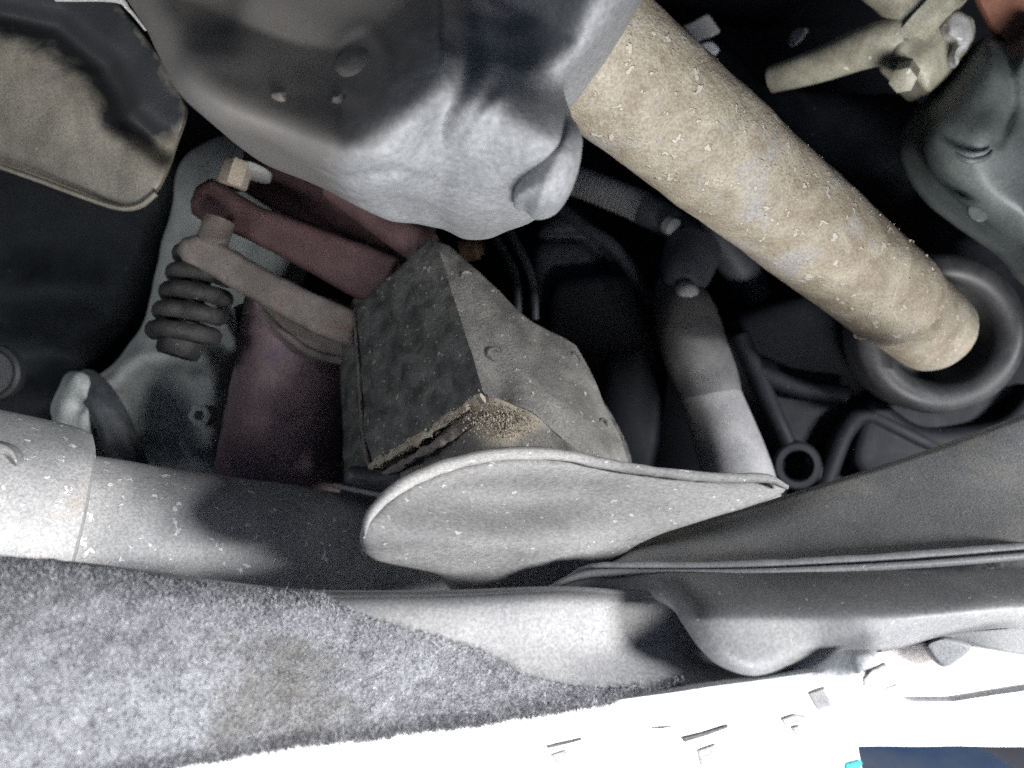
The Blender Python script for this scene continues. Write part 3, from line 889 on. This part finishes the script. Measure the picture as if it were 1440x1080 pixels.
relief("tab", [(1303, 905), (1330, 896), (1366, 908), (1345, 930), (1326, 938), (1310, 925)], 0.326, 0.004, M_shelf, t, 4, edge=(6, 0.003), label="dark pointed tab hanging from the strip")
t = thing("teal_tape", "small teal strip beside the notch in the white bumper", "tape", P(1195, 1074, 0.275))
relief("strip", [(1188, 1078), (1192, 1074), (1210, 1069), (1213, 1073), (1205, 1090), (1190, 1090)], 0.268, 0.002, M_teal, t, 3, edge=(2, 0.0005), rounded=False)

# ------------------------------------------------------------------ cross tube at the left
t = thing("cross_tube", "dusty pale grey cross tube with a sleeve at the left edge", "tube", P(200, 790, 0.42))
c0, c1 = P(30, 735, .375), P(700, 815, .530)
ctr = [c0 + (c1 - c0) * f for f in (0, .2, .4, .6, .8, 1)]
tube("tube", ctr, [0.0368, 0.0378, 0.0388, 0.0398, 0.041, 0.042], M_tube, t, 64, 70, jitter=(0.0008, 35))
dirn = (c1 - c0).normalized()
s0 = c0 - dirn * 0.046
SLV = lathe("sleeve", s0 - dirn * 0.05, dirn, [(-0.12, 0.0525), (0, 0.052), (0.08, 0.0515), (0.102, 0.0505), (0.110, 0.0495), (0.1155, 0.0475), (0.1175, 0.043), (0.1175, 0.0)], M_tube, t, 64, jitter=(0.0007, 40), label="thicker sleeve over the tube end")
lathe("sleeve_bolt", P(68, 765, .345), (0.1, -1, -0.15), [(-0.01, 0.0065), (0.003, 0.0065), (0.0042, 0.0052), (0.0042, 0)], M_tube, SLV, 24)
relief("sleeve_tab", [(-30, 618), (0, 622), (18, 632), (26, 650), (24, 655), (10, 640), (-30, 634)], 0.335, 0.006, M_scoop, SLV, 4, edge=(4, 0.002))

# ------------------------------------------------------------------ red bracket, flange and maroon pipe
t = thing("red_bracket", "dull red steel bracket bolted above the coil spring", "bracket", P(420, 410, 0.52))
relief("bar", [(268, 283), (276, 262), (296, 250), (364, 289), (515, 345), (560, 362), (545, 432), (496, 417), (420, 374), (332, 328), (285, 312), (270, 300)], lambda x, y, s: 0.515 - 0.00008 * (x - 280), 0.03, M_red, t, 6, edge=(12, 0.006), rounded=False, jitter=(0.0006, 60))
relief("upper_plate", [(330, 262), (350, 190), (420, 170), (620, 190), (616, 300), (600, 345), (540, 365), (450, 325), (380, 292)], lambda x, y, s: 0.545 - 0.00012 * (x - 330) + 0.0002 * (340 - y), 0.03, M_red, t, 8, edge=(10, 0.004), rounded=False, jitter=(0.0008, 50))
tube("rib", [P(470, 262, .527), P(540, 312, .512), P(600, 352, .50)], [.010, .011, .012], M_red, t, 16, 20)
t = thing("exhaust_flange", "rust-grey exhaust flange bar pressed on top of the coil spring", "flange", P(400, 500, 0.53))
relief("bar", [(248, 352), (256, 336), (278, 328), (310, 342), (376, 380), (440, 412), (500, 438), (500, 490), (440, 470), (389, 440), (340, 414), (300, 390), (258, 368)], lambda x, y, s: 0.489 + 0.00002 * (x - 280), 0.03, M_flange, t, 6, edge=(9, 0.005), rounded=False, jitter=(0.0007, 70))
CLR = relief("collar", [(350, 405), (420, 445), (500, 470), (505, 512), (478, 505), (439, 496), (396, 465), (366, 430)], lambda x, y, s: 0.516 - 0.00005 * (x - 350), 0.02, M_flange, t, 5, edge=(10, 0.007), jitter=(0.0007, 70))
tube("collar_rim", [P(360, 425, .520), P(396, 466, .515), P(439, 497, .511), P(500, 512, .508)], [.0022, .0026, .0028, .0028], M_flange, CLR, 10, 40, jitter=(0.0005, 150))
t = thing("exhaust_pipe", "dark maroon scaled exhaust pipe between engine casting and box bracket", "pipe", P(400, 690, 0.55))
tube("pipe", [P(432, 420, .560), P(420, 520, .560), P(402, 610, .562), P(385, 720, .566)], [0.043, 0.0435, 0.044, 0.045], M_maroon, t, 48, 40, jitter=(0.0012, 45))
tube("seam", [P(345, 500, .545), P(336, 540, .545), P(325, 590, .545), P(315, 615, .545)], [.004, .005, .005, .003], M_flange, t, 10, 24, jitter=(0.0016, 90))

# ------------------------------------------------------------------ spring bolt
t = thing("spring_bolt", "pale bolt passing through a dark coil spring under the flange", "spring bolt", P(255, 490, 0.51))
q0, q1 = P(336, 232, .523), P(252, 490, .505)
axs = (q1 - q0).normalized()
Lb = (q1 - q0).length
hx = []
e1 = axs.cross(Vector((0, 1, 0))).normalized(); e2 = axs.cross(e1)
turns, h0, h1 = 4.4, 0.50, 0.95
for k in range(200):
    f = k / 199
    a = 2 * math.pi * turns * f + 0.5
    c = q0 + axs * Lb * (h0 + (h1 - h0) * f)
    hx.append(c + (e1 * math.cos(a) + e2 * math.sin(a)) * (0.0168 + 0.001 * f))
tube("coil", hx, 0.0057, M_spring, t, 12, 260, jitter=(0.0004, 150))
lathe("shank", q0 + axs * Lb * 0.42, axs, [(0, .0062), (Lb * 0.5, .0062)], M_spring, t, 16)
lathe("bolt_head", q0 + axs * Lb * 0.93, axs, [(0, .0135), (0.004, .0142), (0.012, .0138), (0.0145, .0122), (0.0145, 0)], M_spring, t, 18, jitter=(0.0005, 150))
lathe("nut", q0 - axs * 0.002, axs, [(0, 0), (0, .0082), (0.002, .0095), (0.016, .0095), (0.018, .0085)], M_bolt, t, 6)
lathe("washer", q0 + Vector((0.006, 0.010, 0.0)), axs, [(0, 0.0), (0, .0135), (0.004, .0135), (0.004, 0)], M_block, t, 20)
lathe("spacer", P(306, 318, .500), axs, [(-0.004, .0098), (0.014, .0098)], M_flange, t, 16)

# ------------------------------------------------------------------ grey engine casting at left
t = thing("engine_casting", "grey green engine casting with a hex nut, behind the coil spring", "casting", P(220, 660, 0.62))
eb = [(70, 680), (95, 600), (118, 548), (165, 505), (205, 440), (222, 360), (240, 290), (262, 220), (330, 190), (420, 220), (430, 330), (380, 440), (352, 480), (342, 560), (322, 640), (312, 700), (200, 720)]


def eb_d(x, y, s):
    d = 0.60 + 0 * x
    d = d - 0.020 * gauss(seg_dist(x, y, [(130, 545), (200, 505), (260, 500), (310, 515)]), 22)
    d = d + 0.008 * gauss(np.hypot((x - 215) / 60, (y - 575) / 40), 1.0)
    d = d - 0.014 * gauss(seg_dist(x, y, [(285, 500), (290, 560), (288, 620)]), 24)
    d = d + 0.006 * gauss(np.hypot(x - 283, y - 528), 11)
    d = d + 0.010 * gauss(seg_dist(x, y, [(150, 640), (220, 632), (300, 660)]), 16)
    d = d - 0.012 * gauss(seg_dist(x, y, [(300, 430), (330, 480)]), 10)
    return d


relief("body", eb, eb_d, 0.06, M_block, t, 6, edge=(26, 0.016), sharp=0, jitter=(0.0022, 45))
lathe("hex_nut", P(285, 584, .578), (0, -1, 0), [(-0.006, .0085), (0.006, .0085), (0.007, .0070), (0.007, .0042), (0.0, .0040), (0.0, 0)], M_block, t, 6)
tube("edge_bracket", [P(338, 430, .56), P(346, 470, .557), P(338, 530, .555), P(318, 612, .555)], [.005, .006, .006, .003], M_dark, t, 12, 30, jitter=(0.0015, 90))
t = thing("coolant_hose", "short black hose bending down behind the cross tube", "hose", P(170, 640, 0.56))
tube("hose", [P(118, 535, .56), P(140, 560, .552), P(163, 605, .548), P(190, 670, .55)], [.010, .0115, .0118, .0118], M_hose, t, 20, 40, jitter=(0.001, 70))
t = thing("hose_joint", "lumpy grey rubber joint beside the short black hose", "joint", P(105, 620, 0.55))
relief("joint", [(72, 640), (72, 590), (80, 545), (105, 522), (130, 535), (140, 575), (134, 610), (140, 660)], lambda x, y, s: 0.54 + 0.006 * gauss(np.hypot(x - 108, y - 570), 10), 0.03, M_block, t, 5, edge=(24, 0.014), sharp=0, jitter=(0.002, 80))
t = thing("dark_housing", "sooty dark housing filling the left edge below the heat shield", "housing", P(80, 590, 0.66))
relief("housing", [(-80, 200), (120, 230), (240, 200), (262, 260), (240, 330), (215, 410), (190, 460), (130, 520), (80, 600), (-80, 640)], lambda x, y, s: 0.64 - 0.02 * gauss(np.hypot((x - 60) / 120, (y - 410) / 40), 1.0) + 0.03 * gauss(np.hypot((x - 90) / 100, (y - 500) / 40), 1.0), 0.08, M_dark, t, 9, edge=(50, 0.03), sharp=0, jitter=(0.002, 35))
t = thing("round_plug", "dark round plug cut off by the left edge", "plug", P(0, 570, 0.56))
lathe("plug", P(-14, 524, .56), (0.3, -1, 0.0), [(-0.01, .021), (0.006, .021), (0.008, .0185), (0.004, .016), (0.004, 0)], M_rubber, t, 30)

# ------------------------------------------------------------------ heat shield upper left
t = thing("heat_shield", "oily tan heat shield plate with one rounded corner at upper left", "heat shield", P(100, 290, 0.44))
hs = [(-300, -200), (60, -200), (120, -70), (180, 20), (222, 75), (258, 140), (262, 165), (250, 200), (236, 240), (218, 272), (194, 289), (165, 290), (110, 272), (40, 246), (-60, 212), (-300, 130)]
hs_d = lambda x, y, s: 0.455 - 0.00010 * (x - 100) + 0.012 * gauss(seg_dist(x, y, [(-60, 10), (80, 40), (150, 95), (175, 165), (235, 210)]), 18) + 0.010 / (1 + np.exp((y - (40 + 0.42 * x + 0.0018 * x * x)) / 14))
SHADE = [(-320, -240), (60, -220), (120, -70), (180, 20), (222, 75), (256, 140), (258, 165), (240, 190), (205, 200), (172, 196), (148, 170), (142, 140), (120, 100), (70, 72), (0, 45), (-60, 30), (-320, -20)]  # outline of the soft shadow painted over the upper plate
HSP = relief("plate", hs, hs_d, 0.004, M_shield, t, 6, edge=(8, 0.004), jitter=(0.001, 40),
       mask=lambda x, y: 0.5 + np.where(inside(x, y, SHADE), 1, -1) * seg_dist(x, y, SHADE, True) / 80.0)
tube("folded_edge", [P(-60, 214, .462), P(40, 248, .452), P(110, 274, .447), P(165, 292, .444), P(196, 290, .442), P(220, 272, .441)], [.0016] * 6, M_shield, HSP, 10, 50)
t = thing("shield_tag", "thin pale metal strip at the upper left beside the casing", "strip", P(190, 30, 0.42))
tube("strip", [P(78, -4, .42), P(160, -2, .42), P(182, 14, .42), P(205, 42, .42)], [.0024, .0022, .0012, .0008], M_tube, t, 8, 40)

# ------------------------------------------------------------------ dim things behind, centre
t = thing("ribbed_hose", "ribbed grey flexible hose behind the casing, above the dark canister", "hose", P(930, 310, 0.68))
tube("hose", [P(770, 240, .70), P(830, 262, .69), P(890, 286, .68), P(915, 298, .675)], [.0115, .0118, .012, .012], M_grey, t, 24, 170, ribs=(34, 0.16), sharp=0)
tube("end_sleeve", [P(905, 293, .675), P(940, 312, .67), P(975, 335, .665)], [.014, .0135, .012], M_dull, t, 20, 16)
lathe("clamp", P(944, 318, .652), (0.5, -0.6, -0.5), [(-0.004, .008), (0.003, .008), (0.005, .005), (0.005, 0)], M_grey, t, 12)
for (pts, lab) in (([(668, 290), (700, 340), (724, 388), (728, 440)], "thin dark cable next to the box bracket's top"), ([(690, 285), (722, 335), (748, 392), (752, 450)], "thin dark cable right of its twin, nearer the canister")):
    t = thing("cable", lab, "cable", P(pts[-1][0], pts[-1][1], .62), "twin cables behind the bracket")
    tube("cable_sheath", [P(x, y, .62) for x, y in pts], .0036, M_hose, t, 14, 40)
t = thing("dark_canister", "dark canister with a rounded shoulder deep between cables and shaft", "canister", P(820, 470, 0.74))
relief("shoulder", [(755, 330), (775, 300), (820, 290), (838, 330), (900, 380), (915, 410), (880, 440), (760, 440), (750, 390)], lambda x, y, s: 0.725 + 0.012 * gauss(seg_dist(x, y, [(745, 336), (820, 334), (845, 360), (850, 420)]), 6), 0.05, M_dull, t, 6, edge=(22, 0.016), sharp=0)
relief("lower_block", [(778, 400), (800, 388), (900, 385), (930, 420), (940, 520), (900, 700), (780, 640), (770, 470)], lambda x, y, s: 0.70 + 0 * x, 0.06, M_black, t, 9, edge=(14, 0.010), sharp=0)
t = thing("curved_pipe", "thin curved metal pipe arching over the dark canister", "pipe", P(920, 420, 0.70))
tube("pipe", [P(780, 285, .71), P(820, 318, .70), P(860, 345, .695), P(892, 385, .695), P(915, 425, .70)], [.0062] * 5, M_dull, t, 16, 50)
t = thing("rusty_stub", "short rusty brown stub just behind the bracket's peak", "stub", P(668, 355, 0.56))
lathe("stub", P(650, 352, .56), (0.8, -0.2, 0.1), [(0, .0085), (0.012, .0085), (0.013, .006), (0.015, .006)], M_orange, t, 18, jitter=(0.0008, 150))

# ------------------------------------------------------------------ upper right group
t = thing("pipe_union", "dirty brass-coloured pipe union with pale chipped side at upper right", "fitting", P(1290, 130, 0.52))
relief("body", [(1262, 50), (1290, 38), (1340, 20), (1368, 25), (1368, 58), (1345, 90), (1320, 120), (1300, 128), (1272, 96), (1256, 78)], lambda x, y, s: 0.52 - 0.006 * gauss(np.hypot(x - 1305, y - 75), 30), 0.03, M_brass, t, 5, edge=(16, 0.010), jitter=(0.001, 80))
tube("neck", [P(1240, -40, .53), P(1290, 5, .525), P(1325, 35, .522)], [.019, .020, .021], M_brass, t, 28, 20, jitter=(0.0008, 80))
lathe("collar", P(1308, 22, .522), P(1325, 35, .522) - P(1240, -40, .53), [(-0.006, .0235), (0.004, .0235)], M_brass, t, 28)
lathe("small_nut", P(1272, 108, .515), (-0.5, -0.7, -0.6), [(-0.012, .0085), (0.008, .0085), (0.0095, .006), (0.0095, 0)], M_brass, t, 6)
relief("side_flange", [(1334, 22), (1352, 16), (1366, 30), (1367, 56), (1354, 72), (1346, 92), (1338, 80), (1344, 60), (1330, 46)], 0.507, 0.010, M_tube, t, 4, edge=(9, 0.005), jitter=(0.0012, 120), label="pale chipped side of the union")
tube("branch_pipe", [P(1085, 112, .60), P(1150, 92, .575), P(1220, 66, .545), P(1275, 52, .53)], [.010, .0125, .0145, .0155], M_brass, t, 28, 40, label="branch pipe fading into the dark")
t = thing("side_canister", "rounded grey green canister at the right edge below the pipe union", "canister", P(1400, 330, 0.55))
sc2 = [(1290, 190), (1302, 150), (1345, 100), (1385, 50), (1420, 60), (1470, 40), (1490, 380), (1430, 345), (1370, 305), (1320, 260), (1298, 225)]
relief("body", sc2, lambda x, y, s: 0.50 - 0.014 * gauss(np.hypot(x - 1385, y - 195) , 40) + 0.008 * gauss(seg_dist(x, y, [(1420, 70), (1425, 150), (1405, 200)]), 9), 0.05, M_greenish, t, 7, edge=(60, 0.05), sharp=0, jitter=(0.001, 40))
tube("cap_edge", [P(1342, 215, .487), P(1362, 226, .482), P(1385, 222, .482), P(1395, 212, .485)], [.001, .002, .002, .001], M_greenish, t, 10, 24)
relief("label_patch", [(1362, 290), (1378, 292), (1390, 304), (1378, 312), (1364, 303)], 0.499, 0.002, M_greenish, t, 3, edge=(2, 0.0005))
t = thing("copper_sheet", "reddish brown sheet metal at the top right corner", "sheet", P(1430, 100, 0.6))
relief("sheet", [(1370, -40), (1480, -40), (1480, 170), (1425, 160), (1418, 70), (1390, 30)], 0.545, 0.006, M_copper, t, 8, edge=(6, 0.002))
t = thing("metal_clip", "small bright metal clip at the top, right of the shaft", "clip", P(990, 75, 0.58))
relief("clip_plate", [(962, 36), (996, 18), (1014, 44), (980, 62)], 0.58, 0.006, M_tube, t, 4, edge=(3, 0.002), rounded=False)
relief("clip_tip", [(984, 64), (1000, 58), (1012, 70), (1002, 78)], 0.575, 0.006, M_white, t, 3, edge=(4, 0.003))
t = thing("glossy_fragment", "tiny glinting fragment in the dark left of the pipe union", "fragment", P(1122, 65, 0.62))
tube("fragment", [P(1113, 62, .62), P(1122, 50, .62), P(1134, 42, .62)], [.003, .005, .002], M_tube, t, 10, 16)
t = thing("bay_lining", "dark rumpled lining behind the shaft on the right", "lining", P(1200, 330, 0.72))
relief("lining", [(1000, 60), (1090, 120), (1200, 130), (1290, 140), (1320, 250), (1440, 360), (1470, 420), (1300, 420), (1150, 330), (1040, 200)], lambda x, y, s: 0.70 + 0.015 * np.sin(x / 40.0) * np.cos(y / 50.0), 0.03, M_black, t, 12, edge=(30, 0.02), sharp=0, jitter=(0.004, 25))
t = thing("lower_hose", "dark smooth hose running under the shaft beside the link rod", "hose", P(1010, 400, 0.7))
tube("hose", [P(930, 255, .70), P(985, 310, .69), P(1030, 360, .69), P(1060, 420, .70)], [.014, .016, .017, .016], M_dull, t, 20, 40)
